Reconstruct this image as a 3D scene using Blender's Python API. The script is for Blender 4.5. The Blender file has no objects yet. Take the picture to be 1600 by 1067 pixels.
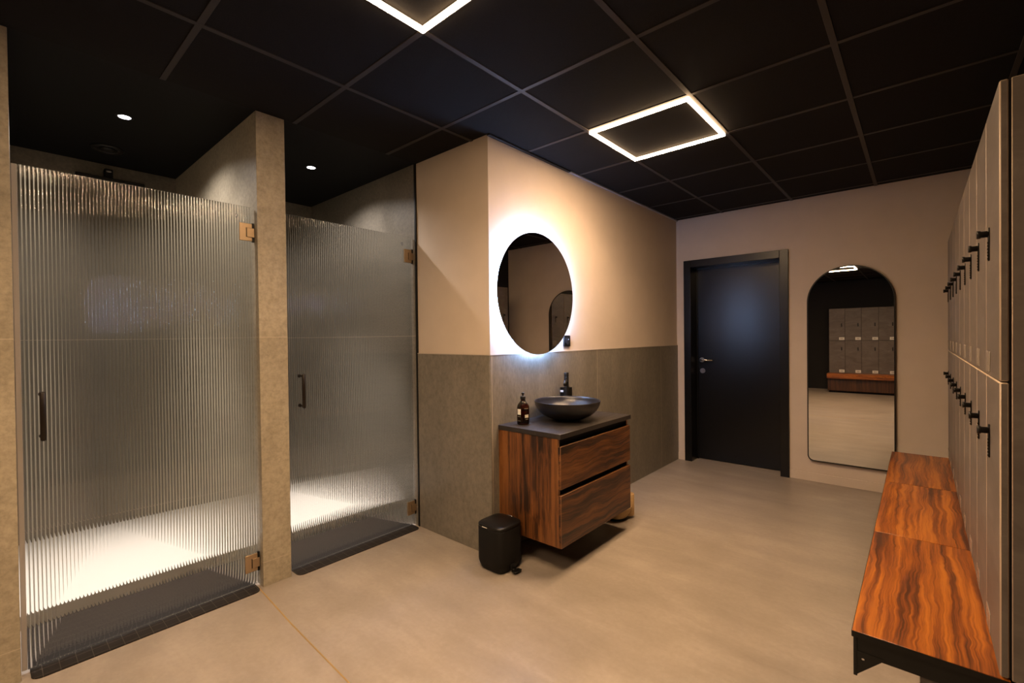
import bpy, bmesh, math, random
from mathutils import Vector, Matrix
random.seed(7)
PI = math.pi
C = bpy.context.scene.collection
S = bpy.context.scene

# ------------------------------------------------------------------ camera
cam_d = bpy.data.cameras.new('camera')
cam = bpy.data.objects.new('camera', cam_d)
C.objects.link(cam)
R_ = Vector((0.75098562, 0.66021533, -0.01167559))
U_ = Vector((0.00220636, 0.01517273, 0.99988245))
F_ = Vector((-0.66031487, 0.7509231, -0.00993783))
m = Matrix((R_, U_, -F_)).transposed().to_4x4()
m.translation = Vector((0, 0, 1.316))
cam.matrix_world = m
cam_d.sensor_width = 36.0
cam_d.lens = 723.12 * 36.0 / 1600.0
cam_d.clip_start = 0.02
S.camera = cam

# ------------------------------------------------------------------ view / world
vs = S.view_settings
vs.view_transform = 'Standard'
vs.look = 'None'
vs.gamma = 1.0
vs.exposure = 0.14
vs.use_curve_mapping = False
S.cycles.max_bounces = 14
S.cycles.transmission_bounces = 12
S.cycles.glossy_bounces = 8
S.cycles.diffuse_bounces = 5
S.cycles.sample_clamp_indirect = 3.0
S.cycles.use_denoising = True
w = bpy.data.worlds.new('world')
S.world = w
w.use_nodes = True
w.node_tree.nodes['Background'].inputs[0].default_value = (0.5, 0.42, 0.36, 1)
w.node_tree.nodes['Background'].inputs[1].default_value = 0.0

# strengths of the room's lamps and the added shower spill lamp (each is applied in its own builder)
FRAME_GLOW = 223.0
FRAME_POWER = 5.4
FRAME_COLOR = (1.0, 0.66, 0.37)
HALO_LIGHT = 84.0
HALO_COLOR = (0.36, 0.55, 1.0)
SPOT_POWER = 360.0
SPILL_POWER = 46.0
SPOT_COLOR = (1.0, 0.90, 0.84)

# ------------------------------------------------------------------ measured layout (metres)
H = 2.525                       # ceiling
XS = -2.621                     # face of the shower pillars
XM = -1.920                     # wall with the round mirror
YR = 1.985                      # return wall beside the second shower
YD = 4.846                      # far wall with the black door
XR = 0.573                      # wall behind the lockers
XB = -4.17                      # back of the showers
YB = -3.50                      # wall behind the camera
ZT = 1.206                      # top of the tile wainscot
GX, GY = -1.4628, 1.1571        # ceiling grid origin

# ------------------------------------------------------------------ materials
def nodes_of(name):
    mt = bpy.data.materials.new(name)
    mt.use_nodes = True
    nt = mt.node_tree
    return mt, nt, nt.nodes['Principled BSDF']

def setp(b, **k):
    names = {'rough': 'Roughness', 'metal': 'Metallic', 'spec': 'Specular IOR Level', 'ior': 'IOR',
             'trans': 'Transmission Weight', 'coat': 'Coat Weight', 'coat_rough': 'Coat Roughness'}
    for a, v in k.items():
        b.inputs[names[a]].default_value = v

def plain(name, col, rough=0.5, **k):
    mt, nt, b = nodes_of(name)
    b.inputs['Base Color'].default_value = (*col, 1)
    setp(b, rough=rough, **k)
    return mt

def N(nt, kind, **k):
    n = nt.nodes.new(kind)
    for a, v in k.items():
        if a.startswith('i_'):
            key = a[2:]
            n.inputs[int(key) if key.isdigit() else key].default_value = v
        else:
            setattr(n, a, v)
    return n

def coords(nt, scale=(1, 1, 1), rand=False):
    tc = N(nt, 'ShaderNodeTexCoord')
    mp = N(nt, 'ShaderNodeMapping')
    mp.inputs['Scale'].default_value = scale
    nt.links.new(tc.outputs['Object'], mp.inputs['Vector'])
    if rand:
        oi = N(nt, 'ShaderNodeObjectInfo')
        mu = N(nt, 'ShaderNodeMath', operation='MULTIPLY')
        mu.inputs[1].default_value = 23.0
        nt.links.new(oi.outputs['Random'], mu.inputs[0])
        cb = N(nt, 'ShaderNodeCombineXYZ')
        for i in range(3):
            nt.links.new(mu.outputs[0], cb.inputs[i])
        nt.links.new(cb.outputs[0], mp.inputs['Location'])
    return mp.outputs[0]

def noise(nt, vec, scale, detail=4, rough=0.55, dist=0.0):
    n = N(nt, 'ShaderNodeTexNoise')
    n.inputs['Scale'].default_value = scale
    n.inputs['Detail'].default_value = detail
    n.inputs['Roughness'].default_value = rough
    n.inputs['Distortion'].default_value = dist
    nt.links.new(vec, n.inputs['Vector'])
    return n.outputs['Fac']

def ramp(nt, fac, stops, interp='LINEAR'):
    r = N(nt, 'ShaderNodeValToRGB')
    cr = r.color_ramp
    cr.interpolation = interp
    while len(cr.elements) > 1:
        cr.elements.remove(cr.elements[-1])
    cr.elements[0].position = stops[0][0]
    cr.elements[0].color = (*stops[0][1], 1)
    for p, c in stops[1:]:
        e = cr.elements.new(p)
        e.color = (*c, 1)
    nt.links.new(fac, r.inputs[0])
    return r.outputs[0]

def mix(nt, a, b, fac, mode='MIX'):
    mx = N(nt, 'ShaderNodeMix', data_type='RGBA', blend_type=mode)
    for sock, v in ((mx.inputs[0], fac), (mx.inputs[6], a), (mx.inputs[7], b)):
        if hasattr(v, 'links') or hasattr(v, 'is_linked'):
            nt.links.new(v, sock)
        elif isinstance(v, tuple):
            sock.default_value = (*v, 1)
        else:
            sock.default_value = v
    return mx.outputs[2]

def bump(nt, b, height, strength=0.2, dist=0.01):
    bp = N(nt, 'ShaderNodeBump')
    bp.inputs['Strength'].default_value = strength
    bp.inputs['Distance'].default_value = dist
    nt.links.new(height, bp.inputs['Height'])
    nt.links.new(bp.outputs[0], b.inputs['Normal'])

def line_mask(nt, axis, offset, period, width):
    """1 on thin joint lines repeating along one object axis"""
    tc = N(nt, 'ShaderNodeTexCoord')
    sp = N(nt, 'ShaderNodeSeparateXYZ')
    nt.links.new(tc.outputs['Object'], sp.inputs[0])
    a = N(nt, 'ShaderNodeMath', operation='ADD')
    a.inputs[1].default_value = -offset + period * 0.5 + 40 * period
    nt.links.new(sp.outputs[axis], a.inputs[0])
    mo = N(nt, 'ShaderNodeMath', operation='MODULO')
    mo.inputs[1].default_value = period
    nt.links.new(a.outputs[0], mo.inputs[0])
    s = N(nt, 'ShaderNodeMath', operation='SUBTRACT')
    s.inputs[1].default_value = period * 0.5
    nt.links.new(mo.outputs[0], s.inputs[0])
    ab = N(nt, 'ShaderNodeMath', operation='ABSOLUTE')
    nt.links.new(s.outputs[0], ab.inputs[0])
    lt = N(nt, 'ShaderNodeMath', operation='LESS_THAN')
    lt.inputs[1].default_value = width * 0.5
    nt.links.new(ab.outputs[0], lt.inputs[0])
    return lt.outputs[0]

def concrete(name, dark, mid, light, rough, lines=(), line_col=(0.45, 0.37, 0.28), stretch=(1, 1, 1), scale=3.0, spec=0.4):
    mt, nt, b = nodes_of(name)
    v = coords(nt, stretch)
    big = noise(nt, v, scale, 5, 0.6, 0.4)
    fine = noise(nt, v, scale * 14, 5, 0.7)
    col = ramp(nt, big, [(0.28, dark), (0.5, mid), (0.72, light)])
    spk = ramp(nt, fine, [(0.3, (0.72, 0.72, 0.72)), (0.55, (1, 1, 1)), (0.72, (1.16, 1.14, 1.1))])
    col = mix(nt, col, spk, 1.0, 'MULTIPLY')
    for ax, off, per, wd in lines:
        col = mix(nt, col, line_col, line_mask(nt, ax, off, per, wd))
    nt.links.new(col, b.inputs['Base Color'])
    rr = ramp(nt, big, [(0.3, (rough - 0.06,) * 3), (0.7, (rough + 0.08,) * 3)])
    nt.links.new(rr, b.inputs['Roughness'])
    setp(b, spec=spec)
    bump(nt, b, fine, 0.08, 0.004)
    return mt

def wood(name, grain_axis, across_axis, tones, rough=0.4, rand=True, freq=38.0, amp=0.05, coat=0.0, contrast=(0.3, 0.7), along=0.8, warp_scale=2.2):
    """long wavy streaks: the across-grain coordinate is bent by a slow noise before striping"""
    mt, nt, b = nodes_of(name)
    v = coords(nt, (1, 1, 1), rand)
    wm = N(nt, 'ShaderNodeMapping')
    ws = [warp_scale * 1.3] * 3
    ws[grain_axis] = warp_scale
    wm.inputs['Scale'].default_value = ws
    nt.links.new(v, wm.inputs['Vector'])
    wn = noise(nt, wm.outputs[0], 1.0, 3, 0.55, 0.3)
    ms = N(nt, 'ShaderNodeMath', operation='MULTIPLY_ADD')
    ms.inputs[1].default_value = amp * 2
    ms.inputs[2].default_value = -amp
    nt.links.new(wn, ms.inputs[0])
    cb = N(nt, 'ShaderNodeCombineXYZ')
    nt.links.new(ms.outputs[0], cb.inputs[across_axis])
    ad = N(nt, 'ShaderNodeVectorMath', operation='ADD')
    nt.links.new(v, ad.inputs[0])
    nt.links.new(cb.outputs[0], ad.inputs[1])
    def stripes(fr, al, detail, rough_):
        mp = N(nt, 'ShaderNodeMapping')
        sc = [fr] * 3
        sc[grain_axis] = al
        mp.inputs['Scale'].default_value = sc
        nt.links.new(ad.outputs[0], mp.inputs['Vector'])
        return noise(nt, mp.outputs[0], 1.0, detail, rough_, 0.0)
    f1 = stripes(freq, along, 3, 0.55)
    f2 = stripes(freq * 4.5, along * 4, 3, 0.6)
    f0 = stripes(freq * 0.28, along * 0.8, 2, 0.5)
    f = mix(nt, f1, f0, 0.38)
    f = mix(nt, f, f2, 0.25)
    lo, hi = contrast
    st = [(lo + (hi - lo) * i / (len(tones) - 1), t) for i, t in enumerate(tones)]
    col = ramp(nt, f, st)
    nt.links.new(col, b.inputs['Base Color'])
    setp(b, rough=rough, coat=coat, coat_rough=0.25)
    return mt

M = {}
# painted and tiled surfaces
def paint(name, col, rough=0.85):
    mt, nt, b = nodes_of(name)
    v = coords(nt)
    n = noise(nt, v, 6, 3)
    c = ramp(nt, n, [(0.3, tuple(x * 0.97 for x in col)), (0.7, tuple(x * 1.03 for x in col))])
    nt.links.new(c, b.inputs['Base Color'])
    setp(b, rough=rough, spec=0.25)
    bump(nt, b, noise(nt, v, 220, 2), 0.05, 0.002)
    return mt
M['beige'] = paint('beige_paint', (0.56, 0.47, 0.385))
M['black_paint'] = paint('black_paint', (0.012, 0.011, 0.011), 0.7)
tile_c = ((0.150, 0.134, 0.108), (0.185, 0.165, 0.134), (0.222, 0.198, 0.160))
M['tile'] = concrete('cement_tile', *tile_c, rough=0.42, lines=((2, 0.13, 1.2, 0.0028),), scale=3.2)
M['tile_lit'] = concrete('cement_tile_lit', (0.285, 0.247, 0.182), (0.345, 0.300, 0.222), (0.405, 0.354, 0.264), rough=0.42, lines=((2, 0.13, 1.2, 0.0028),), scale=3.2)  # same cement tile, paler to paint in the stronger light on the pillars
M['tile_long'] = concrete('cement_tile_long', *tile_c, rough=0.42, lines=((1, 3.206, 1.208, 0.0035),), stretch=(1, 2.2, 0.7), scale=3.0)
M['tile_plain'] = concrete('cement_tile_plain', *tile_c, rough=0.42, stretch=(1, 2.2, 0.7), scale=3.0)

def floor_mat():
    mt, nt, b = nodes_of('polished_concrete')
    v = coords(nt)
    big = noise(nt, v, 0.8, 3, 0.5)
    med = noise(nt, v, 3.5, 6, 0.6)
    fine = noise(nt, v, 45, 3, 0.6)
    sw = noise(nt, coords(nt, (0.8, 2.6, 1)), 2.4, 6, 0.62, 0.25)
    f = mix(nt, big, med, 0.5)
    f = mix(nt, f, sw, 0.35)
    f = mix(nt, f, fine, 0.12)
    col = ramp(nt, f, [(0.36, (0.205, 0.173, 0.146)), (0.5, (0.272, 0.231, 0.195)), (0.64, (0.36, 0.310, 0.264))])
    nt.links.new(col, b.inputs['Base Color'])
    rr = ramp(nt, med, [(0.3, (0.31,) * 3), (0.7, (0.42,) * 3)])
    nt.links.new(rr, b.inputs['Roughness'])
    setp(b, spec=0.45)
    return mt
M['floor'] = floor_mat()

def ceil_tile():
    mt, nt, b = nodes_of('black_ceiling_tile')
    v = coords(nt)
    f = noise(nt, v, 260, 3, 0.7)
    c = ramp(nt, f, [(0.3, (0.008, 0.007, 0.0066)), (0.7, (0.014, 0.0126, 0.012))])
    nt.links.new(c, b.inputs['Base Color'])
    setp(b, rough=0.85, spec=0.12)
    bump(nt, b, f, 0.25, 0.003)
    return mt
M['ceil'] = ceil_tile()
M['grid'] = plain('dark_grid_bar', (0.034, 0.029, 0.027), 0.5, spec=0.2)
M['shower_ceiling'] = plain('black_board', (0.005, 0.0048, 0.0048), 0.7, spec=0.15)

def stone():
    mt, nt, b = nodes_of('stone_laminate')
    tc = N(nt, 'ShaderNodeTexCoord')
    mp = N(nt, 'ShaderNodeMapping')
    mp.inputs['Rotation'].default_value = (0.6, 0.5, 0.3)
    mp.inputs['Scale'].default_value = (2.0, 2.0, 5.0)
    nt.links.new(tc.outputs['Object'], mp.inputs['Vector'])
    oi = N(nt, 'ShaderNodeObjectInfo')
    mu = N(nt, 'ShaderNodeMath', operation='MULTIPLY')
    mu.inputs[1].default_value = 31.0
    nt.links.new(oi.outputs['Random'], mu.inputs[0])
    cb = N(nt, 'ShaderNodeCombineXYZ')
    for i in range(3):
        nt.links.new(mu.outputs[0], cb.inputs[i])
    nt.links.new(cb.outputs[0], mp.inputs['Location'])
    v = mp.outputs[0]
    a = noise(nt, v, 1.6, 7, 0.65, 1.4)
    c = ramp(nt, a, [(0.25, (0.098, 0.081, 0.073)), (0.48, (0.130, 0.109, 0.098)), (0.6, (0.148, 0.125, 0.112)), (0.8, (0.20, 0.171, 0.154))])
    nt.links.new(c, b.inputs['Base Color'])
    setp(b, rough=0.45, spec=0.28)
    return mt
M['stone'] = stone()
M['edge_band'] = plain('locker_edge_band', (0.46, 0.35, 0.26), 0.45)
zeb = [(0.060, 0.017, 0.005), (0.135, 0.037, 0.007), (0.24, 0.066, 0.009), (0.34, 0.103, 0.011), (0.43, 0.145, 0.016)]
M['zebrano'] = wood('zebrano_bench', 1, 0, zeb, 0.36, True, 50.0, 0.026, 0.15, (0.40, 0.60), 1.2, 4.0)
M['zebrano_x'] = wood('zebrano_back_bench', 0, 1, zeb, 0.4, True, 42.0, 0.035, 0.0, (0.40, 0.60), 1.2, 4.0)
wal = [(0.014, 0.006, 0.0025), (0.042, 0.015, 0.0045), (0.098, 0.034, 0.0085), (0.150, 0.054, 0.0125), (0.205, 0.080, 0.021)]
M['walnut_v'] = wood('walnut_upright', 2, 1, wal, 0.42, False, 34.0, 0.03, 0.0, (0.40, 0.60), 1.0, 2.6)
M['walnut_h'] = wood('walnut_lengthwise', 1, 2, wal, 0.42, False, 30.0, 0.045, 0.0, (0.40, 0.61), 1.4, 3.2)
M['walnut_edge'] = plain('walnut_edge_band', (0.26, 0.125, 0.05), 0.45)
M['panel_wood'] = wood('dark_panel_wood', 2, 0, [tuple(x * 0.6 for x in t) for t in wal], 0.5, False, 30.0)
# metals, glass, small stuff
M['black_metal'] = plain('black_metal', (0.007, 0.0065, 0.006), 0.4, spec=0.3)
M['black_satin'] = plain('black_satin_lacquer', (0.003, 0.0031, 0.0036), 0.29, spec=0.4)
M['black_plastic'] = plain('black_plastic', (0.006, 0.0055, 0.005), 0.35, spec=0.3)
M['black_matte'] = plain('black_matte', (0.006, 0.0053, 0.005), 0.6, spec=0.2)
M['soft_black'] = plain('black_ceramic', (0.015, 0.014, 0.016), 0.30, spec=0.65)
M['counter'] = concrete('dark_counter', (0.020, 0.017, 0.016), (0.027, 0.0225, 0.021), (0.036, 0.030, 0.028), 0.40, scale=9, stretch=(3, 0.6, 1))
M['bronze'] = plain('brushed_bronze', (0.46, 0.34, 0.22), 0.42, metal=0.85)
M['dark_bronze'] = plain('dark_bronze', (0.012, 0.008, 0.006), 0.35, spec=0.35)
M['chrome'] = plain('brushed_steel', (0.62, 0.60, 0.58), 0.25, metal=1.0)
M['brass'] = plain('brass_strip', (0.60, 0.40, 0.17), 0.4, metal=0.7)
M['alu'] = plain('aluminium_and_trim_shine', (0.5, 0.5, 0.52), 0.35, metal=0.7)  # also colours the painted shine on the far ceiling edge strip
M['mirror'] = plain('mirror_silver', (0.80, 0.80, 0.80), 0.0, metal=1.0)
M['tray'] = plain('pale_shower_tray', (0.66, 0.62, 0.56), 0.45)
M['white'] = plain('white_plastic', (0.78, 0.75, 0.70), 0.5)
M['tan'] = concrete('tan_felt', (0.42, 0.27, 0.12), (0.50, 0.33, 0.15), (0.56, 0.38, 0.19), 0.75, scale=30)
M['seal'] = plain('milky_seal', (0.55, 0.50, 0.45), 0.35, trans=0.4)
M['ink'] = plain('dark_print', (0.06, 0.05, 0.05), 0.6)
M['stamp'] = plain('blue_print', (0.03, 0.03, 0.12), 0.4)

def glass(name, col, rough=0.0, ior=1.5):
    mt, nt, b = nodes_of(name)
    b.inputs['Base Color'].default_value = (*col, 1)
    setp(b, rough=rough, trans=1.0, ior=ior)
    return mt
M['reeded'] = glass('reeded_glass', (0.95, 0.965, 0.955), 0.0)
M['amber'] = glass('amber_glass', (0.16, 0.028, 0.010), 0.03)

def emit(name, col, strength):
    mt = bpy.data.materials.new(name)
    mt.use_nodes = True
    nt = mt.node_tree
    nt.nodes.clear()
    e = N(nt, 'ShaderNodeEmission')
    e.inputs[0].default_value = (*col, 1)
    e.inputs[1].default_value = strength
    o = N(nt, 'ShaderNodeOutputMaterial')
    nt.links.new(e.outputs[0], o.inputs[0])
    return mt
M['frame_light'] = emit('warm_led', FRAME_COLOR, FRAME_GLOW)
M['frame_side'] = emit('warm_led_side', FRAME_COLOR, 22.0)
M['halo_light'] = emit('cool_led', HALO_COLOR, HALO_LIGHT)
M['spot_lens'] = emit('spot_lens', (1, 0.95, 1.0), 14.0)

def mosaic():
    mt, nt, b = nodes_of('black_mosaic')
    base = (0.013, 0.010, 0.008)
    col = base
    for ax, off in ((0, -2.60), (1, 0.13)):
        col = mix(nt, col, (0.060, 0.050, 0.042), line_mask(nt, ax, off, 0.05, 0.0024))
    nt.links.new(col, b.inputs['Base Color'])
    setp(b, rough=0.6, spec=0.2)
    return mt
M['mosaic'] = mosaic()

# ------------------------------------------------------------------ mesh builder
def wloc(o):
    v = Vector((0, 0, 0))
    while o is not None:
        v += Vector(o.location)
        o = o.parent
    return v

class MB:
    def __init__(self):
        self.bm = bmesh.new()

    def box(self, lo, hi, bev=0.0, seg=2, edge_slot=None):
        x0, y0, z0 = lo
        x1, y1, z1 = hi
        t = bmesh.new()
        vs_ = [t.verts.new(p) for p in ((x0, y0, z0), (x1, y0, z0), (x1, y1, z0), (x0, y1, z0),
                                        (x0, y0, z1), (x1, y0, z1), (x1, y1, z1), (x0, y1, z1))]
        for f in ((0, 3, 2, 1), (4, 5, 6, 7), (0, 1, 5, 4), (1, 2, 6, 5), (2, 3, 7, 6), (3, 0, 4, 7)):
            t.faces.new([vs_[i] for i in f])
        if bev > 0:
            r = bmesh.ops.bevel(t, geom=t.edges[:], offset=bev, segments=seg, profile=0.5, affect='EDGES', clamp_overlap=True)
            for f in r['faces']:
                f.smooth = True
                if edge_slot is not None:
                    f.material_index = edge_slot
        self.merge(t)
        return self

    def merge(self, t):
        me = bpy.data.meshes.new('tmp')
        t.to_mesh(me)
        t.free()
        self.bm.from_mesh(me)
        bpy.data.meshes.remove(me)

    def prism(self, poly, axis, lo, hi, smooth=False):
        """poly: 2-D outline in the two other axes (cyclic order), extruded along axis"""
        def P(a, b, c):
            v = [0, 0, 0]
            v[axis] = c
            v[(axis + 1) % 3] = a
            v[(axis + 2) % 3] = b
            return v
        b = self.bm
        A = [b.verts.new(P(p[0], p[1], lo)) for p in poly]
        B = [b.verts.new(P(p[0], p[1], hi)) for p in poly]
        b.faces.new(A[::-1])
        b.faces.new(B)
        n = len(poly)
        for i in range(n):
            f = b.faces.new((A[i], A[(i + 1) % n], B[(i + 1) % n], B[i]))
            f.smooth = smooth
        return self

    def lathe(self, prof, c, seg=48, sx=1.0, sy=1.0, smooth=True, power=None):
        """profile of (radius, z) turned about the vertical through c; power gives a rounded square"""
        b = self.bm
        rings = []
        for r, z in prof:
            ring = []
            for i in range(seg):
                a = 2 * PI * i / seg
                ca, sa = math.cos(a), math.sin(a)
                k = 1.0
                if power:
                    k = 1.0 / (abs(ca) ** power + abs(sa) ** power) ** (1.0 / power)
                ring.append(b.verts.new((c[0] + r * k * ca * sx, c[1] + r * k * sa * sy, c[2] + z)))
            rings.append(ring)
        for A, B in zip(rings, rings[1:]):
            for i in range(seg):
                j = (i + 1) % seg
                f = b.faces.new((A[i], A[j], B[j], B[i]))
                f.smooth = smooth
        if prof[0][0] > 1e-5:
            b.faces.new(rings[0][::-1])
        if prof[-1][0] > 1e-5:
            b.faces.new(rings[-1])
        return self

    def tube(self, pts, rad, seg=14, closed=False, caps=True):
        b = self.bm
        pts = [Vector(p) for p in pts]
        rings = []
        n = len(pts)
        up = Vector((0.013, 0.021, 1)).normalized()
        for i, p in enumerate(pts):
            if closed:
                d = pts[(i + 1) % n] - pts[i - 1]
            else:
                d = pts[min(i + 1, n - 1)] - pts[max(i - 1, 0)]
            d.normalize()
            ref = up if abs(d.dot(up)) < 0.95 else Vector((1, 0.02, 0.01)).normalized()
            u = d.cross(ref).normalized()
            v = d.cross(u).normalized()
            r = rad[i] if isinstance(rad, (list, tuple)) else rad
            rings.append([b.verts.new(p + u * (r * math.cos(2 * PI * k / seg)) + v * (r * math.sin(2 * PI * k / seg))) for k in range(seg)])
        prs = list(zip(rings, rings[1:])) + ([(rings[-1], rings[0])] if closed else [])
        for A, B in prs:
            for k in range(seg):
                j = (k + 1) % seg
                f = b.faces.new((A[k], A[j], B[j], B[k]))
                f.smooth = True
        if caps and not closed:
            b.faces.new(rings[0][::-1])
            b.faces.new(rings[-1])
        return self

    def cyl(self, a, b_, r, seg=32):
        return self.tube([a, b_], r, seg)

    def build(self, name, mat, parent=None):
        off = wloc(parent)
        bmesh.ops.recalc_face_normals(self.bm, faces=self.bm.faces[:])
        for v in self.bm.verts:
            v.co -= off
        me = bpy.data.meshes.new(name)
        self.bm.to_mesh(me)
        self.bm.free()
        for mt in (mat if isinstance(mat, (list, tuple)) else [mat]):
            me.materials.append(mt)
        o = bpy.data.objects.new(name, me)
        C.objects.link(o)
        if parent:
            o.parent = parent
        return o

def tag(o, label, cat, group=None):
    o['label'] = label
    o['category'] = cat
    if group:
        o['group'] = group
    return o

def struct(o, label=None):
    o['kind'] = 'structure'
    if label:
        o['label'] = label
    return o

def thing(name, loc, label, cat, group=None):
    o = bpy.data.objects.new(name, None)
    o.empty_display_size = 0.1
    o.location = loc
    C.objects.link(o)
    return tag(o, label, cat, group)

def dup(root, loc, label, group=None):
    r = root.copy()
    C.objects.link(r)
    r.location = loc
    r['label'] = label
    if group:
        r['group'] = group
    for ch in list(root.children):
        c = ch.copy()
        C.objects.link(c)
        c.parent = r
        for g in list(ch.children):
            d = g.copy()
            C.objects.link(d)
            d.parent = c
    return r

def arc(cx, cy, r, a0, a1, n):
    return [(cx + r * math.cos(a0 + (a1 - a0) * i / n), cy + r * math.sin(a0 + (a1 - a0) * i / n)) for i in range(n + 1)]

# ------------------------------------------------------------------ setting
struct(MB().box((-4.45, YB - 0.15, -0.12), (XR + 0.15, YD + 0.45, 0.0)).build('floor', M['floor']))
ceil = struct(MB().box((XS, YB - 0.15, H), (XR + 0.15, YD + 0.2, H + 0.1)).build('ceiling', M['ceil']))
g = MB()
k = -10
while GX + 0.6 * k < XR:
    x = GX + 0.6 * k
    if x - 0.012 > XS:
        g.box((x - 0.012, YB, H - 0.004), (x + 0.012, YD, H + 0.002), 0.001, 1)
    k += 1
for k in range(-9, 8):
    y = GY + 0.6 * k
    if YB < y < YD:
        g.box((XS + 0.001, y - 0.012, H - 0.0036), (XR, y + 0.012, H + 0.0016), 0.001, 1)
g.build('grid', M['grid'], ceil)
MB().box((-4.45, YB - 0.15, H), (XS, YD + 0.2, H + 0.1)).build('shower_ceiling', M['shower_ceiling'], ceil)

# wall with the round mirror, its return and the side of the second shower
wl = struct(MB().box((-4.45, YR + 0.008, 0), (XM - 0.008, YD + 0.45, H)).build('wall_left', M['beige']))
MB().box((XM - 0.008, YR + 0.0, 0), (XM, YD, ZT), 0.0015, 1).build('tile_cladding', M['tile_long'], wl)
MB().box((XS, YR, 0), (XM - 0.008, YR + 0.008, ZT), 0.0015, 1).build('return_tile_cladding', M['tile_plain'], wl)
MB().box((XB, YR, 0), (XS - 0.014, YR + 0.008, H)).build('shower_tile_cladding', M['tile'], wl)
struct(MB().box((XS - 0.014, YR - 0.004, 0.0), (XS, YR + 0.008, H)).build('trim_1', M['black_metal']), 'black metal corner strip beside the second shower')
struct(MB().box((XS, YR - 0.002, ZT), (XM, YR + 0.008, ZT + 0.005)).box((XM - 0.008, YR, ZT), (XM + 0.002, YD, ZT + 0.005)).build('trim_2', plain('lit_tile_edge', (0.42, 0.36, 0.30), 0.4)), 'thin ledge strip on the tiled wainscot, pale for the light it catches')  # pale colour paints the light caught by the tile edge
struct(MB().box((XM - 0.008, YR + 0.0, H - 0.012), (XM + 0.014, 2.84, H), 0.002, 1).build('trim_3', M['black_metal']), 'black ceiling edge strip above the round mirror')
struct(MB().box((XM - 0.008, 2.84, H - 0.012), (XM + 0.012, YD, H), 0.002, 1).build('trim_4', M['alu']), 'ceiling edge strip towards the far corner, grey for the shine on it')  # grey paints the shine along the same black edge strip
# pillar between the showers, left wall, shower back wall
struct(MB().box((XB, 0.956, 0), (XS, 1.103, H), 0.0015, 1).build('wall_middle', M['tile_lit']))
struct(MB().box((-4.45, YB, 0), (XS, 0.072, H), 0.0015, 1).build('wall_front', M['tile_lit']))
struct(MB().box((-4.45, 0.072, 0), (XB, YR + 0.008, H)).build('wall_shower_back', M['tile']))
# far wall with the door opening
DL, DR, DT = -1.846, -0.891, 2.085
wf = MB()
wf.box((XM - 0.008, YD, 0), (DL + 0.03, YD + 0.25, H))
wf.box((DR - 0.03, YD, 0), (XR + 0.15, YD + 0.25, H))
wf.box((DL + 0.03, YD, DT - 0.03), (DR - 0.03, YD + 0.25, H))
struct(wf.build('wall_far', M['beige']))
bb = MB()
bb.box((XM, YD - 0.008, 0), (DL, YD, 0.075), 0.002, 1)
bb.box((DR, YD - 0.008, 0), (XR, YD, 0.075), 0.002, 1)
struct(bb.build('baseboard_far', M['beige']))
struct(MB().box((XR, YB, 0), (XR + 0.15, YD, H)).build('wall_right', M['black_paint']))
struct(MB().box((-4.45, YB - 0.15, 0), (XR + 0.15, YB, H)).build('wall_back', M['black_paint']))
# brass joint in the floor
jp = [(-2.635, 0.938), (-2.2, 0.915), (-1.64, 0.898), (-0.9, 0.89), (0.5, 0.885)]
j = MB()
for (xa, ya), (xb, yb) in zip(jp, jp[1:]):
    b = j.bm
    vv = [b.verts.new(p) for p in ((xa, ya - 0.003, 0.0006), (xb, yb - 0.003, 0.0006), (xb, yb + 0.003, 0.0006), (xa, ya + 0.003, 0.0006))]
    ww = [b.verts.new((v.co.x, v.co.y, -0.01)) for v in vv]
    b.faces.new(vv)
    b.faces.new(ww[::-1])
    for i in range(4):
        b.faces.new((vv[i], ww[i], ww[(i + 1) % 4], vv[(i + 1) % 4]))
struct(j.build('trim_5', M['brass']), 'thin brass joint strip let into the concrete floor')

# ---- door
door = bpy.data.objects.new('door_1', None)
door.location = ((DL + DR) / 2, YD, 0)
C.objects.link(door)
struct(door, 'black flush door in a deep black frame on the far wall')
fr = MB()
fy0 = YD - 0.022
fr.box((DL, fy0, 0), (DL + 0.072, YD, DT), 0.0025, 2)
fr.box((DR - 0.072, fy0, 0), (DR, YD, DT), 0.0025, 2)
fr.box((DL + 0.072, fy0, DT - 0.072), (DR - 0.072, YD, DT), 0.0025, 2)
fr.box((DL + 0.03, YD, 0), (DL + 0.072, 5.06, DT - 0.03))
fr.box((DR - 0.072, YD, 0), (DR - 0.03, 5.06, DT - 0.03))
fr.box((DL + 0.072, YD, DT - 0.072), (DR - 0.072, 5.06, DT - 0.03))
fr.build('door_frame', M['black_satin'], door)
fs = MB()
fs.box((DL + 0.072, 4.985, 0), (DL + 0.086, 4.999, DT - 0.072), 0.001, 1)
fs.box((DL + 0.072, 4.985, DT - 0.086), (DR - 0.072, 4.999, DT - 0.072), 0.001, 1)
fs.build('door_stop', M['black_satin'], door)
leaf = MB().box((DL + 0.075, 5.0, 0.006), (DR - 0.075, 5.045, DT - 0.075), 0.002, 1).build('door_leaf', M['black_satin'], door)
hx, hz = -1.722, 1.051
MB().cyl((hx, 4.992, hz), (hx, 5.0, hz), 0.026).build('rosette', M['chrome'], leaf)
MB().tube([(hx, 4.993, hz), (hx, 4.95, hz), (hx + 0.006, 4.944, hz), (hx + 0.02, 4.942, hz), (hx + 0.125, 4.942, hz)], 0.0085).build('lever_handle', M['chrome'], leaf)
MB().cyl((hx + 0.006, 4.992, hz - 0.115), (hx + 0.006, 5.0, hz - 0.115), 0.026).box((hx + 0.001, 4.988, hz - 0.13), (hx + 0.011, 4.993, hz - 0.1), 0.001, 1).build('lock_cylinder', plain('worn_steel', (0.35, 0.31, 0.28), 0.35, metal=1.0), leaf)

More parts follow.
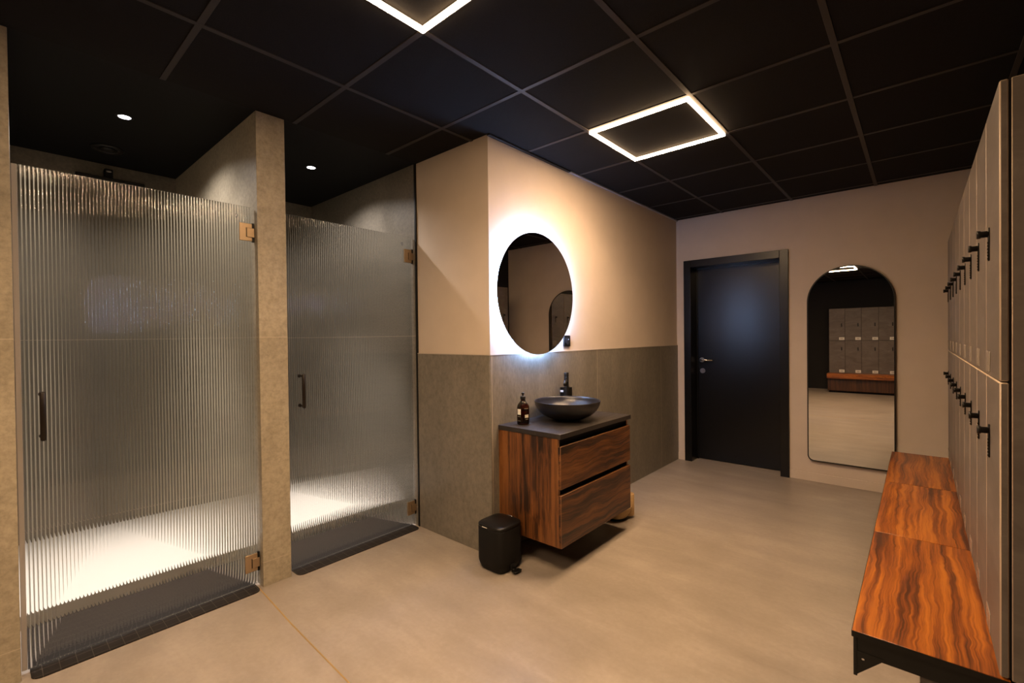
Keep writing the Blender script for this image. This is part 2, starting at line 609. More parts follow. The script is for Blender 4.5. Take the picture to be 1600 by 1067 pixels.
# ------------------------------------------------------------------ showers
def reeded_panel(y0, y1, z0, z1, xf, thick=0.006, pitch=0.0118, sag=0.0020, k=8):
    mb = MB()
    b = mb.bm
    n = max(1, round((y1 - y0) / pitch))
    p = (y1 - y0) / n
    xb = xf - thick
    for i in range(n):
        pr = []
        for q in range(k + 1):
            u = q / k
            pr.append((xf + sag * (1 - (2 * u - 1) ** 2), y0 + (i + u) * p))
        lo = [b.verts.new((x, y, z0)) for x, y in pr]
        hi = [b.verts.new((x, y, z1)) for x, y in pr]
        # the caps have their own vertices, so that they do not tilt the smooth normals of the flutes
        c0 = [b.verts.new((x, y, z0)) for x, y in pr]
        c1 = [b.verts.new((x, y, z1)) for x, y in pr]
        e0 = [b.verts.new((xb, y, z0)) for x, y in pr]
        e1 = [b.verts.new((xb, y, z1)) for x, y in pr]
        for q in range(k):
            f = b.faces.new((lo[q], lo[q + 1], hi[q + 1], hi[q]))
            f.smooth = True
            b.faces.new((c1[q], c1[q + 1], e1[q + 1], e1[q]))
            b.faces.new((e0[q], e0[q + 1], c0[q + 1], c0[q]))
    ya, yb_ = y0, y1
    vv = [b.verts.new(q) for q in ((xb, ya, z0), (xb, yb_, z0), (xb, yb_, z1), (xb, ya, z1))]
    b.faces.new(vv[::-1])
    for y, s in ((ya, 1), (yb_, -1)):
        e = [b.verts.new(q) for q in ((xb, y, z0), (xf, y, z0), (xf, y, z1), (xb, y, z1))]
        b.faces.new(e if s > 0 else e[::-1])
    return mb

def build_raw(mb, name, mat, parent):
    """like build() but keeps the winding made by hand (the reeded pane has split edges)"""
    off = wloc(parent)
    for v in mb.bm.verts:
        v.co -= off
    mb.bm.normal_update()
    me = bpy.data.meshes.new(name)
    mb.bm.to_mesh(me)
    mb.bm.free()
    me.materials.append(mat)
    o = bpy.data.objects.new(name, me)
    C.objects.link(o)
    o.parent = parent
    return o

XG = -2.668
def shower(y0, y1, label, n):
    yc = (y0 + y1) / 2
    t = thing('shower_door', (XG, y0 + 0.02, 0.012), label, 'shower door', 'reeded glass shower doors')
    pane = build_raw(reeded_panel(y0 + 0.020, y1 - 0.012, 0.014, 2.02, XG), 'glass_panel', M['reeded'], t)
    pane['label'] = 'vertically reeded clear glass'
    # bronze hinges on the right-hand edge
    for zc in (1.885, 0.132):
        h = MB().box((XG + 0.0012, y1 - 0.074, zc - 0.046), (XG + 0.012, y1 - 0.014, zc + 0.046), 0.0015, 2).build('hinge', M['bronze'], t)
        MB().box((XG + 0.012, y1 - 0.040, zc - 0.026), (XG + 0.0165, y1 - 0.004, zc + 0.022), 0.001, 1).build('hinge_knuckle', M['bronze'], h)
        MB().box((XG + 0.0122, y1 - 0.0435, zc - 0.026), (XG + 0.0128, y1 - 0.0405, zc + 0.024)).box((XG - 0.004, y1 - 0.013, zc - 0.05), (XG + 0.010, y1 - 0.003, zc + 0.05)).build('hinge_pin', M['black_metal'], h)
    # bar handle
    hy = y0 + (0.074 if n == 0 else 0.080)
    hb = MB()
    hb.tube([(XG + 0.058, hy, 0.925), (XG + 0.058, hy, 0.93), (XG + 0.058, hy, 1.115), (XG + 0.058, hy, 1.12)], [0.0065, 0.0095, 0.0095, 0.0065], 20)
    for z in (0.938, 1.107):
        hb.tube([(XG + 0.001, hy, z), (XG + 0.058, hy, z)], 0.0055, 14)
        hb.tube([(XG + 0.001, hy, z), (XG + 0.006, hy, z)], 0.010, 16)
    hb.build('handle', M['dark_bronze'], t)
    MB().box((XG - 0.006, y0 + 0.003, 0.014), (XG + 0.0012, y0 + 0.019, 2.02), 0.001, 1).build('edge_seal', M['seal'], t)
    ring = MB()
    ring.tube([(XG + 0.0016, y1 - 0.085 + 0.006 * math.cos(a), 1.965 + 0.009 * math.sin(a)) for a in [2 * PI * i / 14 for i in range(14)]], 0.0013, 6, closed=True)
    ring.build('glass_stamp', M['stamp'], t)
    # pale raised tray
    tr = MB().box((XB, y0, 0.0), (-3.080, y1, 0.066), 0.003, 2).build('shower_tray', M['tray'])
    tag(tr, 'pale raised tray behind the %s reeded glass door' % ('left, larger' if n == 0 else 'right, smaller'), 'shower tray', 'shower trays')
    # dark mosaic threshold with rounded front corners, flush on the floor
    r = 0.035
    a0, a1 = y0 + 0.026, y1 - 0.020
    xf = -2.586
    outline = arc(xf - r, a1 - r, r, PI / 2, 0, 8) + arc(xf - r, a0 + r, r, 0, -PI / 2, 8) + [(-3.080, a0), (-3.080, a1)]
    st = MB().prism(outline, 2, 0.0, 0.004).build('shower_threshold', M['mosaic'])
    tag(st, 'dark mosaic threshold under the %s reeded glass door' % ('left, larger' if n == 0 else 'right, smaller'), 'threshold', 'mosaic shower thresholds')
    # recessed spot in the black board ceiling
    dx, dy = -3.207, (0.512 if n == 0 else 1.53)
    d = thing('ceiling_spotlight', (dx, dy, H), 'small round white ceiling spot lit above the %s shower' % ('left' if n == 0 else 'right'), 'spotlight', 'shower ceiling spots')
    MB().lathe([(0.028, -0.0005), (0.028, -0.004), (0.038, -0.004), (0.041, -0.002), (0.041, 0.0)], (dx, dy, H), 40).build('rim', M['black_metal'], d)
    MB().lathe([(0.0, -0.0032), (0.027, -0.003), (0.027, -0.0005)], (dx, dy, H), 32).build('lens', M['spot_lens'], d)
    ld = bpy.data.lights.new('spot_bulb', 'SPOT')
    ld.energy = SPOT_POWER
    ld.color = SPOT_COLOR
    ld.spot_size = math.radians(50)
    ld.spot_blend = 1.0
    ld.shadow_soft_size = 0.025
    lo = bpy.data.objects.new('spot_bulb', ld)
    C.objects.link(lo)
    lo.parent = d
    lo.location = (0, 0, -0.012)
    l2 = bpy.data.lights.new('spill_fill', 'SPOT')  # added wide lamp: spot spill, plus room light missing behind the glass
    l2.energy = SPILL_POWER
    l2.color = (1.0, 0.91, 0.85)
    l2.spot_size = math.radians(148)
    l2.spot_blend = 0.65
    l2.shadow_soft_size = 0.025
    o2 = bpy.data.objects.new('spill_fill', l2)
    C.objects.link(o2)
    o2.parent = d
    o2.location = (0, 0, -0.012)

shower(0.072, 0.956, 'larger reeded glass shower door, on the left, hinged to the pillar', 0)
shower(1.103, YR, 'smaller reeded glass shower door, between the pillar and beige wall', 1)

# rain shower over the left cubicle and a round vent
rs = thing('rain_shower', (XB, 0.569, 2.43), 'black overhead rain shower on the back wall above the left glass door', 'shower head')
MB().box((XB, 0.40, 2.395), (XB + 0.06, 0.76, 2.425), 0.004, 2).build('rail', M['black_metal'], rs)
MB().box((XB, 0.547, 2.425), (XB + 0.05, 0.591, 2.485), 0.004, 2).build('bracket', M['black_matte'], rs)
MB().box((XB + 0.045, 0.555, 2.462), (XB + 0.054, 0.583, 2.476), 0.002, 1).build('badge', M['chrome'], rs)
v = thing('ceiling_vent', (-3.815, 0.522, H), 'round black air vent in the ceiling of the left shower', 'vent')
MB().lathe([(0.05, -0.001), (0.052, -0.010), (0.075, -0.012), (0.082, -0.004), (0.082, 0.0)], (-3.815, 0.522, H), 40).build('ring', M['black_plastic'], v)
MB().lathe([(0.0, -0.016), (0.036, -0.014), (0.042, -0.006), (0.036, 0.0)], (-3.815, 0.522, H), 32).build('disc', M['black_plastic'], v)

# ------------------------------------------------------------------ ceiling LED frames
def led_frame(x0, y0, name=None, label=None):
    t = thing('ceiling_light', (x0 + 0.3, y0 + 0.3, H), label, 'ceiling light', 'square LED frame lights')
    a, bw, zz = 0.008, 0.016, H - 0.004
    X0, Y0, X1, Y1 = x0 + a, y0 + a, x0 + 0.6 - a, y0 + 0.6 - a
    z0, z1 = zz - 0.014, zz
    st = MB().box((X0, Y0, z0), (X1, Y0 + bw, z1)).box((X0, Y1 - bw, z0), (X1, Y1, z1)).box((X0, Y0 + bw, z0), (X0 + bw, Y1 - bw, z1)).box((X1 - bw, Y0 + bw, z0), (X1, Y1 - bw, z1)).build('light_strip', [M['frame_light'], M['frame_side']], t)
    for p_ in st.data.polygons:
        if abs(p_.normal.z) < 0.5:
            p_.material_index = 1
    MB().box((X0 + 0.002, Y0 + 0.002, z1), (X1 - 0.002, Y0 + bw, H)).box((X0 + 0.002, Y1 - bw, z1), (X1 - 0.002, Y1 - 0.002, H)).box((X0 + 0.002, Y0 + bw, z1), (X0 + bw, Y1 - bw, H)).box((X1 - bw, Y0 + bw, z1), (X1 - 0.002, Y1 - bw, H)).build('mounting_frame', M['alu'], t)
    xc, yc = (X0 + X1) / 2, (Y0 + Y1) / 2
    for cx_, cy_, sx_, sy_ in ((xc, Y0 + bw / 2, X1 - X0, bw), (xc, Y1 - bw / 2, X1 - X0, bw), (X0 + bw / 2, yc, bw, Y1 - Y0), (X1 - bw / 2, yc, bw, Y1 - Y0)):
        al = bpy.data.lights.new('led_bar', 'AREA')
        al.shape = 'RECTANGLE'
        al.size, al.size_y = sx_, sy_
        al.energy = FRAME_POWER
        al.color = FRAME_COLOR
        al.spread = math.radians(135)
        lo = bpy.data.objects.new('led_bar', al)
        C.objects.link(lo)
        lo.parent = t
        lo.location = (cx_ - x0 - 0.3, cy_ - y0 - 0.3, z0 - 0.001 - H)
    return t
led = led_frame(GX, GY + 1.2, label='square glowing LED frame on the ceiling in front of the round mirror')
dup(led, (GX + 0.3, GY - 0.3, H), 'square glowing LED frame cut off by the top of the picture')
dup(led, (GX + 0.3, GY - 2.1, H), 'square glowing LED frame behind the camera, seen in the arched mirror')

# ------------------------------------------------------------------ round backlit mirror
mc = (2.397, 1.595)
rm = thing('round_mirror', (XM, mc[0], mc[1]), 'round mirror with a cool white halo light above the washbasin', 'mirror')
def disc_x(mb, r, x0, x1, seg=96, rr=0.001):
    pts = [(mc[0] + r * math.cos(2 * PI * i / seg), mc[1] + r * math.sin(2 * PI * i / seg)) for i in range(seg)]
    return mb.prism(pts, 0, x0, x1)
disc_x(MB(), 0.397, XM + 0.0445, XM + 0.0500).build('mirror_glass', M['mirror'], rm)
disc_x(MB(), 0.392, XM + 0.0425, XM + 0.0445).build('backing_plate', M['white'], rm)
def ring_x(mb, ro, ri, x0, x1, seg=72):
    b = mb.bm
    vs4 = []
    for i in range(seg):
        a = 2 * PI * i / seg
        c, s = math.cos(a), math.sin(a)
        vs4.append([b.verts.new((x, mc[0] + r * c, mc[1] + r * s)) for r, x in ((ro, x0), (ro, x1), (ri, x1), (ri, x0))])
    for i in range(seg):
        A, B = vs4[i], vs4[(i + 1) % seg]
        for q in range(4):
            b.faces.new((A[q], B[q], B[(q + 1) % 4], A[(q + 1) % 4]))
    return mb
ring_x(MB(), 0.376, 0.362, XM + 0.012, XM + 0.0425).build('halo_light_strip', M['halo_light'], rm)
disc_x(MB(), 0.360, XM - 0.008, XM + 0.0425, 64).build('back_box', M['white'], rm)

# power socket
so = thing('power_socket', (XM - 0.008, 2.789, 1.282), 'small black wall socket beside the round mirror', 'socket')
MB().box((XM - 0.008, 2.749, 1.242), (XM + 0.004, 2.829, 1.322), 0.004, 2).build('cover_plate', M['black_plastic'], so)
MB().prism([(2.789 + a, 1.282 + b_) for a, b_ in [(0.026 * math.cos(2 * PI * i / 32), 0.026 * math.sin(2 * PI * i / 32)) for i in range(32)]], 0, XM + 0.004, XM + 0.007).build('socket_well', plain('glossy_black', (0.02, 0.02, 0.022), 0.1), so)
MB().cyl((XM + 0.006, 2.789, 1.291), (XM + 0.013, 2.789, 1.291), 0.003, 10).build('earth_pin', M['chrome'], so)

# ------------------------------------------------------------------ vanity
V0, V1 = 2.05, 2.855            # y range
VF = -1.462                     # front
van = thing('vanity_cabinet', (XM, (V0 + V1) / 2, 0.155), 'walnut wall-hung vanity cabinet with two handleless drawers', 'cabinet')
VX = XM + 0.001
for ya in (V0, V1 - 0.018):
    MB().box((VX, ya, 0.157), (VF - 0.020, ya + 0.018, 0.755)).build('side_panel', M['walnut_v'], van)
    MB().box((VF - 0.020, ya, 0.157), (VF - 0.0185, ya + 0.018, 0.755)).build('front_edge', M['walnut_edge'], van)
MB().box((VX, V0 + 0.018, 0.165), (VF - 0.045, V1 - 0.018, 0.735)).box((VX, V0 + 0.018, 0.735), (VF - 0.025, V1 - 0.018, 0.755)).build('carcass', M['black_matte'], van)
for z0, z1 in ((0.479, 0.714), (0.157, 0.446)):
    d = MB().box((VF - 0.018, V0 + 0.0005, z0), (VF, V1 - 0.0005, z1), 0.0016, 1, 1).build('drawer', [M['walnut_h'], M['walnut_edge']], van)
MB().box((VX, V0 - 0.004, 0.7555), (VF + 0.004, V1 + 0.006, 0.783), 0.0012, 1).build('countertop', M['counter'], van)

# vessel basin
bc = (-1.690, 2.45, 0.783)
def bowl_profile():
    pr = [(0.0, 0.0), (0.055, 0.0), (0.062, 0.002)]
    for i in range(1, 15):
        t = i / 14
        r = 0.062 + (0.2105 - 0.062) * (1 - (1 - t) ** 1.55)
        pr.append((r, 0.002 + 0.120 * (0.30 * t + 0.70 * t ** 2.1)))
    pr += [(0.2112, 0.1235), (0.2095, 0.1245), (0.2072, 0.1235)]
    for i in range(13, 0, -1):
        t = i / 14
        r = 0.055 + (0.207 - 0.055) * (1 - (1 - t) ** 1.55)
        pr.append((r, 0.012 + 0.111 * (0.30 * t + 0.70 * t ** 2.1)))
    pr += [(0.03, 0.011), (0.0, 0.010)]
    return pr
ba = thing('washbasin', bc, 'round black vessel washbasin standing on the vanity', 'washbasin')
MB().lathe(bowl_profile(), bc, 72).build('bowl', M['soft_black'], ba)
MB().lathe([(0.0, 0.017), (0.026, 0.016), (0.03, 0.012), (0.03, 0.0105)], bc, 32).build('drain_plug', M['black_metal'], ba)

# tall faucet
fc = Vector((-1.840, 2.660, 0.783))
fdir = Vector((0.50, -0.86, 0)).normalized()
fa = thing('faucet', fc, 'tall black basin faucet with a short spout behind the washbasin', 'faucet')
MB().lathe([(0.024, 0.0), (0.024, 0.006), (0.0175, 0.010), (0.0165, 0.02), (0.0165, 0.245), (0.0155, 0.248), (0.0155, 0.252)], fc, 32).build('body', M['black_metal'], fa)
sp = MB()
p0 = fc + Vector((0, 0, 0.222))
p1 = p0 + fdir * 0.115 + Vector((0, 0, 0.004))
sp.tube([p0, p0 + fdir * 0.09 + Vector((0, 0, 0.006)), p1, p1 + fdir * 0.012 - Vector((0, 0, 0.010)), p1 + fdir * 0.014 - Vector((0, 0, 0.024))], 0.0105, 18)
spo = sp.build('spout', M['black_metal'], fa)
q = p1 + fdir * 0.014 - Vector((0, 0, 0.024))
MB().tube([q, q - Vector((0, 0, 0.004))], 0.008, 16).build('aerator', M['chrome'], spo)
MB().lathe([(0.0165, 0.253), (0.0168, 0.256), (0.0168, 0.278), (0.0150, 0.281), (0.0, 0.282)], fc, 32).tube([fc + Vector((0, 0, 0.268)), fc + Vector((-0.02, 0.034, 0.274))], 0.004, 10).build('lever_cap', M['black_metal'], fa)

# small black box with a white label behind the faucet
bxo = thing('small_box', (-1.885, 2.724, 0.783), 'small black box with a white label behind the faucet', 'box')
MB().box((-1.917, 2.690, 0.783), (-1.857, 2.757, 0.955), 0.003, 2).build('box_body', M['black_plastic'], bxo)
MB().box((-1.912, 2.6888, 0.922), (-1.888, 2.6900, 0.935)).build('label_patch', M['white'], bxo)

# amber pump bottle
bo = (-1.816, 2.160, 0.783)
sb = thing('soap_bottle', bo, 'brown glass pump bottle with pale labels on the vanity corner', 'bottle')
prof = [(0.0, 0.003), (0.033, 0.0), (0.0375, 0.004), (0.0380, 0.012), (0.0380, 0.098), (0.0365, 0.110), (0.031, 0.123), (0.022, 0.134), (0.0155, 0.140), (0.0145, 0.146), (0.0145, 0.152)]
MB().lathe(prof, bo, 48).build('bottle_body', M['amber'], sb)
MB().lathe([(0.0, 0.008), (0.0345, 0.008), (0.0345, 0.092), (0.0, 0.093)], bo, 40).build('liquid_soap', plain('dark_liquid', (0.055, 0.010, 0.004), 0.15, spec=0.5), sb)
def wrap(a0, a1, z0, z1, r=0.0384, n=12):
    mb = MB()
    b = mb.bm
    L = [b.verts.new((bo[0] + r * math.cos(a0 + (a1 - a0) * i / n), bo[1] + r * math.sin(a0 + (a1 - a0) * i / n), bo[2] + z0)) for i in range(n + 1)]
    T = [b.verts.new((v_.co.x, v_.co.y, bo[2] + z1)) for v_ in L]
    for i in range(n):
        b.faces.new((L[i], L[i + 1], T[i + 1], T[i])).smooth = True
    return mb
va = math.atan2(-bo[1], -bo[0])         # towards the viewer
wrap(va - 1.05, va - 0.38, 0.062, 0.096).build('label_panel', M['white'], sb)
wrap(va + 0.28, va + 0.98, 0.044, 0.062).build('label_panel', plain('cream_label', (0.62, 0.55, 0.46), 0.5), sb)
print_m = plain('faded_print', (0.38, 0.30, 0.24), 0.5)
for a0, a1, z in ((0.2, 0.95, 0.098), (0.4, 0.9, 0.034), (-1.0, -0.4, 0.050), (-1.0, -0.42, 0.024)):
    wrap(va + a0, va + a1, z, z + 0.002).build('label_line', print_m, sb)
MB().lathe([(0.0, 0.152), (0.0165, 0.152), (0.0168, 0.154), (0.0168, 0.169), (0.0150, 0.171), (0.006, 0.172), (0.006, 0.182), (0.0095, 0.183), (0.0095, 0.192), (0.0, 0.193)], bo, 28).tube([Vector(bo) + Vector((0, 0, 0.188)), Vector(bo) + Vector((-0.012, 0.022, 0.188)), Vector(bo) + Vector((-0.017, 0.031, 0.184))], 0.0045, 10).build('pump', M['black_plastic'], sb)

# ------------------------------------------------------------------ pedal bin
bn = (-1.812, 1.934, 0.0)
bi = thing('pedal_bin', bn, 'small black pedal bin on the floor beside the vanity', 'bin')
MB().lathe([(0.0, 0.0), (0.076, 0.0), (0.082, 0.004), (0.088, 0.014), (0.096, 0.034), (0.0995, 0.046), (0.1005, 0.060), (0.1005, 0.239), (0.0995, 0.241), (0.0, 0.241)], bn, 64, power=4.5).build('bin_body', M['black_matte'], bi)
lid = MB().lathe([(0.0, 0.2435), (0.0995, 0.2435), (0.1010, 0.246), (0.1010, 0.253), (0.0985, 0.259), (0.089, 0.2635), (0.063, 0.267), (0.03, 0.2685), (0.0, 0.269)], bn, 64, power=4.5).build('lid', M['black_plastic'], bi)
MB().box((bn[0] - 0.03, bn[1] + 0.0955, 0.254), (bn[0] + 0.01, bn[1] + 0.1025, 0.262), 0.002, 1).build('hinge_cover', M['chrome'], lid)
lg = MB()
x = -0.040
for wd in (0.004, 0.003, 0.003, 0.004, 0.002, 0.004, 0.003, 0.003):
    lg.box((bn[0] + x, bn[1] - 0.1025, 0.247), (bn[0] + x + wd, bn[1] - 0.1012, 0.2515))
    x += wd + 0.0016
lg.build('maker_mark', M['white'], lid)
MB().box((bn[0] + 0.07, bn[1] - 0.012, 0.016), (bn[0] + 0.118, bn[1] + 0.012, 0.022), 0.002, 1).box((bn[0] + 0.112, bn[1] - 0.028, 0.010), (bn[0] + 0.142, bn[1] + 0.028, 0.017), 0.003, 2).box((bn[0] + 0.088, bn[1] - 0.02, 0.018), (bn[0] + 0.104, bn[1] + 0.02, 0.045), 0.003, 1).build('pedal', M['black_plastic'], bi)

# ------------------------------------------------------------------ tan vessel behind the vanity
tb = thing('tan_basket', (-1.645, 2.975, 0.0), 'low tan basket with an upright tube, on the floor behind the vanity', 'basket')
bs = MB()
cx, cy = -1.640, 2.992
prof = [(0.0, 0.012), (0.055, 0.012), (0.072, 0.018), (0.094, 0.048), (0.105, 0.085), (0.108, 0.092), (0.104, 0.095), (0.099, 0.088), (0.088, 0.052), (0.066, 0.026), (0.0, 0.024)]
bs.lathe(prof, (cx, cy, 0), 56, 0.92, 1.12)
bs.build('basket_body', M['tan'], tb)
MB().lathe([(0.0, 0.0), (0.066, 0.0), (0.070, 0.006), (0.064, 0.012), (0.0, 0.012)], (cx, cy, 0), 48, 0.92, 1.12).build('base_ring', M['black_matte'], tb)
MB().lathe([(0.034, 0.020), (0.036, 0.024), (0.036, 0.170), (0.033, 0.174), (0.029, 0.170), (0.029, 0.024)], (-1.580, 3.062, 0), 32).build('upright_tube', M['tan'], tb)

# ------------------------------------------------------------------ arched mirror
ax0, ax1, az0, az1 = -0.747, -0.142, 0.188, 1.888
ar = (ax1 - ax0) / 2
def arch(inset, rb):
    x0, x1, z0 = ax0 + inset, ax1 - inset, az0 + inset
    r = ar - inset
    pts = arc(x1 - rb, z0 + rb, rb, -PI / 2, 0, 8) + arc((ax0 + ax1) / 2, az1 - ar, r, 0, PI, 48) + arc(x0 + rb, z0 + rb, rb, PI, 1.5 * PI, 8)
    return pts
am = thing('arched_mirror', ((ax0 + ax1) / 2, YD, az0), 'tall arched mirror in a thin black frame, right of the door', 'mirror')
def frame_loop(o_in, o_out, y0, y1):
    mb = MB()
    b = mb.bm
    n = len(o_in)
    rows = []
    for (xi, zi), (xo, zo) in zip(o_in, o_out):
        rows.append([b.verts.new(q_) for q_ in ((xo, y0, zo), (xo, y1, zo), (xi, y1, zi), (xi, y0, zi))])
    for i in range(n):
        A, B = rows[i], rows[(i + 1) % n]
        for q_ in range(4):
            b.faces.new((A[q_], B[q_], B[(q_ + 1) % 4], A[(q_ + 1) % 4]))
    return mb
frame_loop(arch(0.008, 0.042), arch(0.0, 0.05), YD - 0.030, YD).build('frame', M['black_metal'], am)
poly = [(z, x) for x, z in arch(0.008, 0.042)]
MB().prism(poly, 1, YD - 0.026, YD - 0.004).build('mirror_glass', M['mirror'], am)

# ------------------------------------------------------------------ lockers on the right
LX = 0.150
LY0, LW = 1.658, 0.300
LZ0, LZS, LZ1 = 0.452, 1.190, 1.934
def locker_unit():
    t = thing('locker_unit', (LX, LY0, LZ0), 'tall grey stone-look locker block nearest the camera, six doors', 'lockers', 'locker blocks along the right wall')
    y0, y1 = LY0, LY0 + 3 * LW
    MB().box((LX + 0.021, y0, LZ0), (XR - 0.002, y1, LZ1), 0.0015, 1, 1).build('cabinet_body', [M['stone'], M['edge_band']], t)
    MB().box((LX + 0.0165, y0 + 0.006, LZ0 + 0.004), (LX + 0.021, y1 - 0.006, LZ1 - 0.004)).build('door_gap_shade', M['black_matte'], t)  # black slab standing in for the shade in the gap behind the doors
    for c in range(3):
        a, b_ = y0 + c * LW, y0 + (c + 1) * LW
        for z0, z1, hz in ((LZ0 + 0.002, LZS - 0.0015, 0.998), (LZS + 0.0015, LZ1, 1.552)):
            d = MB().box((LX, a + 0.0010, z0), (LX + 0.0165, b_ - 0.0030, z1), 0.0030, 1, 1).build('locker_door', [M['stone'], M['edge_band']], t)
            hy = a + 0.212
            lk = MB()
            lk.box((LX - 0.004, hy - 0.006, hz - 0.038), (LX, hy + 0.006, hz + 0.056), 0.0015, 1)
            for i in range(6):
                lk.box((LX - 0.0052, hy - 0.006, hz - 0.034 + i * 0.009), (LX - 0.0035, hy + 0.006, hz - 0.030 + i * 0.009))
            lk.build('lock_plate', M['black_plastic'], d)
            kn = MB()
            kn.tube([(LX - 0.003, hy, hz + 0.038), (LX - 0.017, hy, hz + 0.038), (LX - 0.019, hy, hz + 0.038), (LX - 0.026, hy, hz + 0.038)], [0.009, 0.009, 0.0112, 0.0112], 18)
            kn.build('lock_knob', M['black_metal'], d)
            zl = z0 + (0.010 if z0 > 1 else 0.006)
            pl = MB().box((LX - 0.0016, a + 0.196, zl), (LX, a + 0.292, zl + 0.058), 0.0006, 1)
            pl.build('number_plate', M['plate'], d)
    return t
M['plate'] = plain('clear_number_plate', (0.27, 0.23, 0.20), 0.25, spec=0.6)
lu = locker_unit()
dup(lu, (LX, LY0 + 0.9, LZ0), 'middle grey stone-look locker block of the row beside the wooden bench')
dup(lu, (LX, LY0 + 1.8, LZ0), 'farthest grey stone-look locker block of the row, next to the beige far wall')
pn = MB().box((0.0, LY0 + 0.02, 0.0), (XR - 0.002, LY0 + 2.7, 0.380), 0.002, 1).build('locker_plinth', M['stone'])
tag(pn, 'stone-look plinth under the row of lockers and the wooden bench', 'plinth')

# bench in three lengths on black steel brackets
BX0, BX1, BZ = -0.149, LX - 0.001, 0.449
def bench():
    y0, y1 = LY0, LY0 + 0.9
    t = thing('bench_section', (0, y0, 0.38), 'nearest section of the orange-brown striped wooden bench, front edge black', 'bench', 'wooden bench sections along the lockers')
    MB().box((BX0, y0 + 0.001, BZ - 0.017), (BX1 + 0.02, y1 - 0.001, BZ), 0.0012, 1).build('seat', [M['zebrano']], t)
    MB().box((BX0 - 0.0012, y0 + 0.0005, BZ - 0.018), (BX0, y1 - 0.0005, BZ - 0.001)).box((BX0, y0 - 0.0006, BZ - 0.018), (BX1 + 0.02, y0 + 0.001, BZ - 0.001)).build('edge_band', M['black_plastic'], t)
    f = MB()
    for ys in (y0 + 0.004, y1 - 0.008):
        f.box((BX0 + 0.012, ys, 0.381), (BX1 + 0.015, ys + 0.004, BZ - 0.018))
    f.box((BX0 + 0.010, y0 + 0.008, 0.392), (BX0 + 0.014, y1 - 0.008, BZ - 0.018))
    f.build('steel_frame', M['black_metal'], t)
    for ys in (y0 + 0.002, y1 - 0.010):
        br = MB()
        br.box((BX0 + 0.003, ys, 0.318), (BX0 + 0.012, ys + 0.028 if ys < y0 + 0.1 else ys + 0.008, BZ - 0.018), 0.0008, 1)
        x_a, x_b = BX0 + 0.012, BX0 + 0.072
        # gusset with a round hole
        hc = (0.3715, x_a + 0.0135)
        outer = [(0.324, x_a), (0.386, x_b), (0.392, x_b), (0.392, x_a)]
        b2 = br.bm
        nn = 32
        def ray_hit(a):
            # from the hole centre out to the outline (z, x)
            dz, dx_ = math.sin(a), math.cos(a)
            best = None
            for i_ in range(4):
                (az, axx), (bz, bxx) = outer[i_], outer[(i_ + 1) % 4]
                ez, ex = bz - az, bxx - axx
                den = dx_ * ez - dz * ex
                if abs(den) < 1e-9:
                    continue
                tt = ((axx - hc[1]) * ez - (az - hc[0]) * ex) / den
                ss = ((axx - hc[1]) * dz - (az - hc[0]) * dx_) / den
                if tt > 0 and -1e-6 <= ss <= 1 + 1e-6 and (best is None or tt < best):
                    best = tt
            return (hc[0] + dz * best, hc[1] + dx_ * best)
        angs = sorted([2 * PI * i_ / nn for i_ in range(nn)] + [math.atan2(oz - hc[0], ox - hc[1]) % (2 * PI) for oz, ox in outer])
        for yy0, yy1 in ((ys, ys + 0.004),):
            rows = []
            for a in angs:
                oz, ox = ray_hit(a)
                iz, ix = hc[0] + 0.0038 * math.sin(a), hc[1] + 0.0038 * math.cos(a)
                rows.append([b2.verts.new((ox, yy0, oz)), b2.verts.new((ox, yy1, oz)), b2.verts.new((ix, yy1, iz)), b2.verts.new((ix, yy0, iz))])
            for i_ in range(len(rows)):
                A, B = rows[i_], rows[(i_ + 1) % len(rows)]
                for q_ in range(4):
                    b2.faces.new((A[q_], B[q_], B[(q_ + 1) % 4], A[(q_ + 1) % 4]))
        br.build('bracket', M['black_metal'], t)
    return t
be = bench()
dup(be, (0, LY0 + 0.9, 0.38), 'middle section of the orange-brown striped wooden bench along the lockers')
dup(be, (0, LY0 + 1.8, 0.38), 'farthest section of the orange-brown striped wooden bench, nearest the arched mirror')

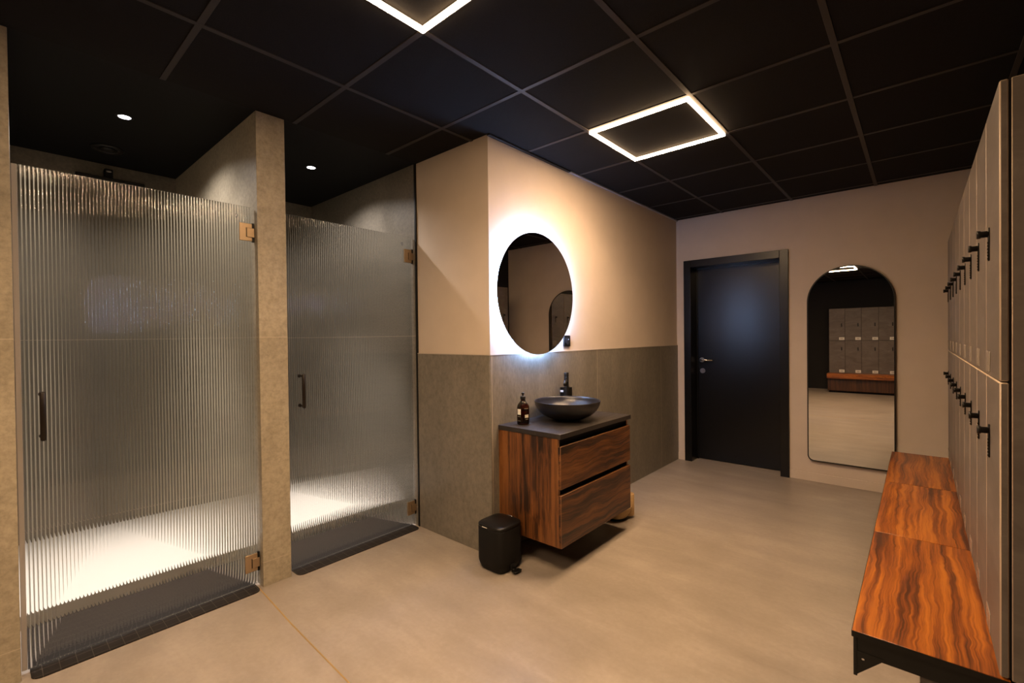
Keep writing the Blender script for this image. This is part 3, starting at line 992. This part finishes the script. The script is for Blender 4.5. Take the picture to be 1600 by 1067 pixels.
# ------------------------------------------------------------------ lockers behind the camera (seen in the mirrors)
KY, KX0, KW = -3.02, -1.535, 0.295
KZ0, KZS, KZ1 = 0.425, 1.148, 1.866
def back_unit():
    t = thing('locker_unit', (KX0, KY, KZ0), 'grey locker block with pale number plates, left one reflected in the arched mirror', 'lockers', 'locker blocks reflected in the mirror')
    x0, x1 = KX0, KX0 + 3 * KW
    MB().box((x0, YB + 0.002, KZ0), (x1, KY - 0.021, KZ1), 0.0015, 1).build('cabinet_body', M['stone'], t)
    MB().box((x0 + 0.006, KY - 0.021, KZ0 + 0.004), (x1 - 0.006, KY - 0.0165, KZ1 - 0.004)).build('door_gap_shade', M['black_matte'], t)  # black filler painting the shaded gap between doors and cabinet
    for c in range(3):
        a, b_ = x0 + c * KW, x0 + (c + 1) * KW
        for z0, z1, hz in ((KZ0, KZS - 0.0015, 0.955), (KZS + 0.0015, KZ1, 1.487)):
            d = MB().box((a + 0.001, KY - 0.0165, z0), (b_ - 0.001, KY, z1), 0.002, 1, 1).build('locker_door', [M['stone'], M['black_matte']], t)
            hx_ = a + 0.235
            MB().box((hx_ - 0.010, KY, hz - 0.03), (hx_ + 0.010, KY + 0.004, hz + 0.045), 0.0015, 1).tube([(hx_, KY, hz + 0.02), (hx_, KY + 0.026, hz + 0.02)], 0.011, 14).build('lock', M['black_plastic'], d)
            zl = z0 + 0.012
            p_ = MB().box((a + 0.188, KY, zl), (a + 0.286, KY + 0.0016, zl + 0.060), 0.0006, 1)
            p_.build('number_plate', M['white'], d)
            MB().box((a + 0.212, KY + 0.0016, zl + 0.018), (a + 0.231, KY + 0.0022, zl + 0.042)).box((a + 0.238, KY + 0.0016, zl + 0.018), (a + 0.257, KY + 0.0022, zl + 0.042)).build('plate_print', plain('grey_print', (0.35, 0.32, 0.29), 0.6), d)
    return t
bu = back_unit()
dup(bu, (KX0 + 3 * KW, KY, KZ0), 'grey locker block with pale number plates, right one reflected in the arched mirror')
bb_ = thing('back_bench', (KX0, KY, 0), 'wooden bench under the lockers reflected in the arched mirror', 'bench')
MB().box((KX0 - 0.01, KY + 0.0, 0.312), (KX0 + 6 * KW, KY + 0.30, 0.424), 0.003, 1).build('seat', M['zebrano_x'], bb_)
MB().box((KX0, YB + 0.002, 0.045), (KX0 + 6 * KW, KY + 0.24, 0.312), 0.002, 1).build('base_panel', M['panel_wood'], bb_)
MB().box((KX0 + 0.02, YB + 0.002, 0.0), (KX0 + 6 * KW - 0.02, KY + 0.20, 0.045)).build('kick_board', M['black_matte'], bb_)
MB().box((KX0, YB + 0.002, 0.312), (KX0 + 6 * KW, KY, 0.4245)).build('rear_rail', M['panel_wood'], bb_)
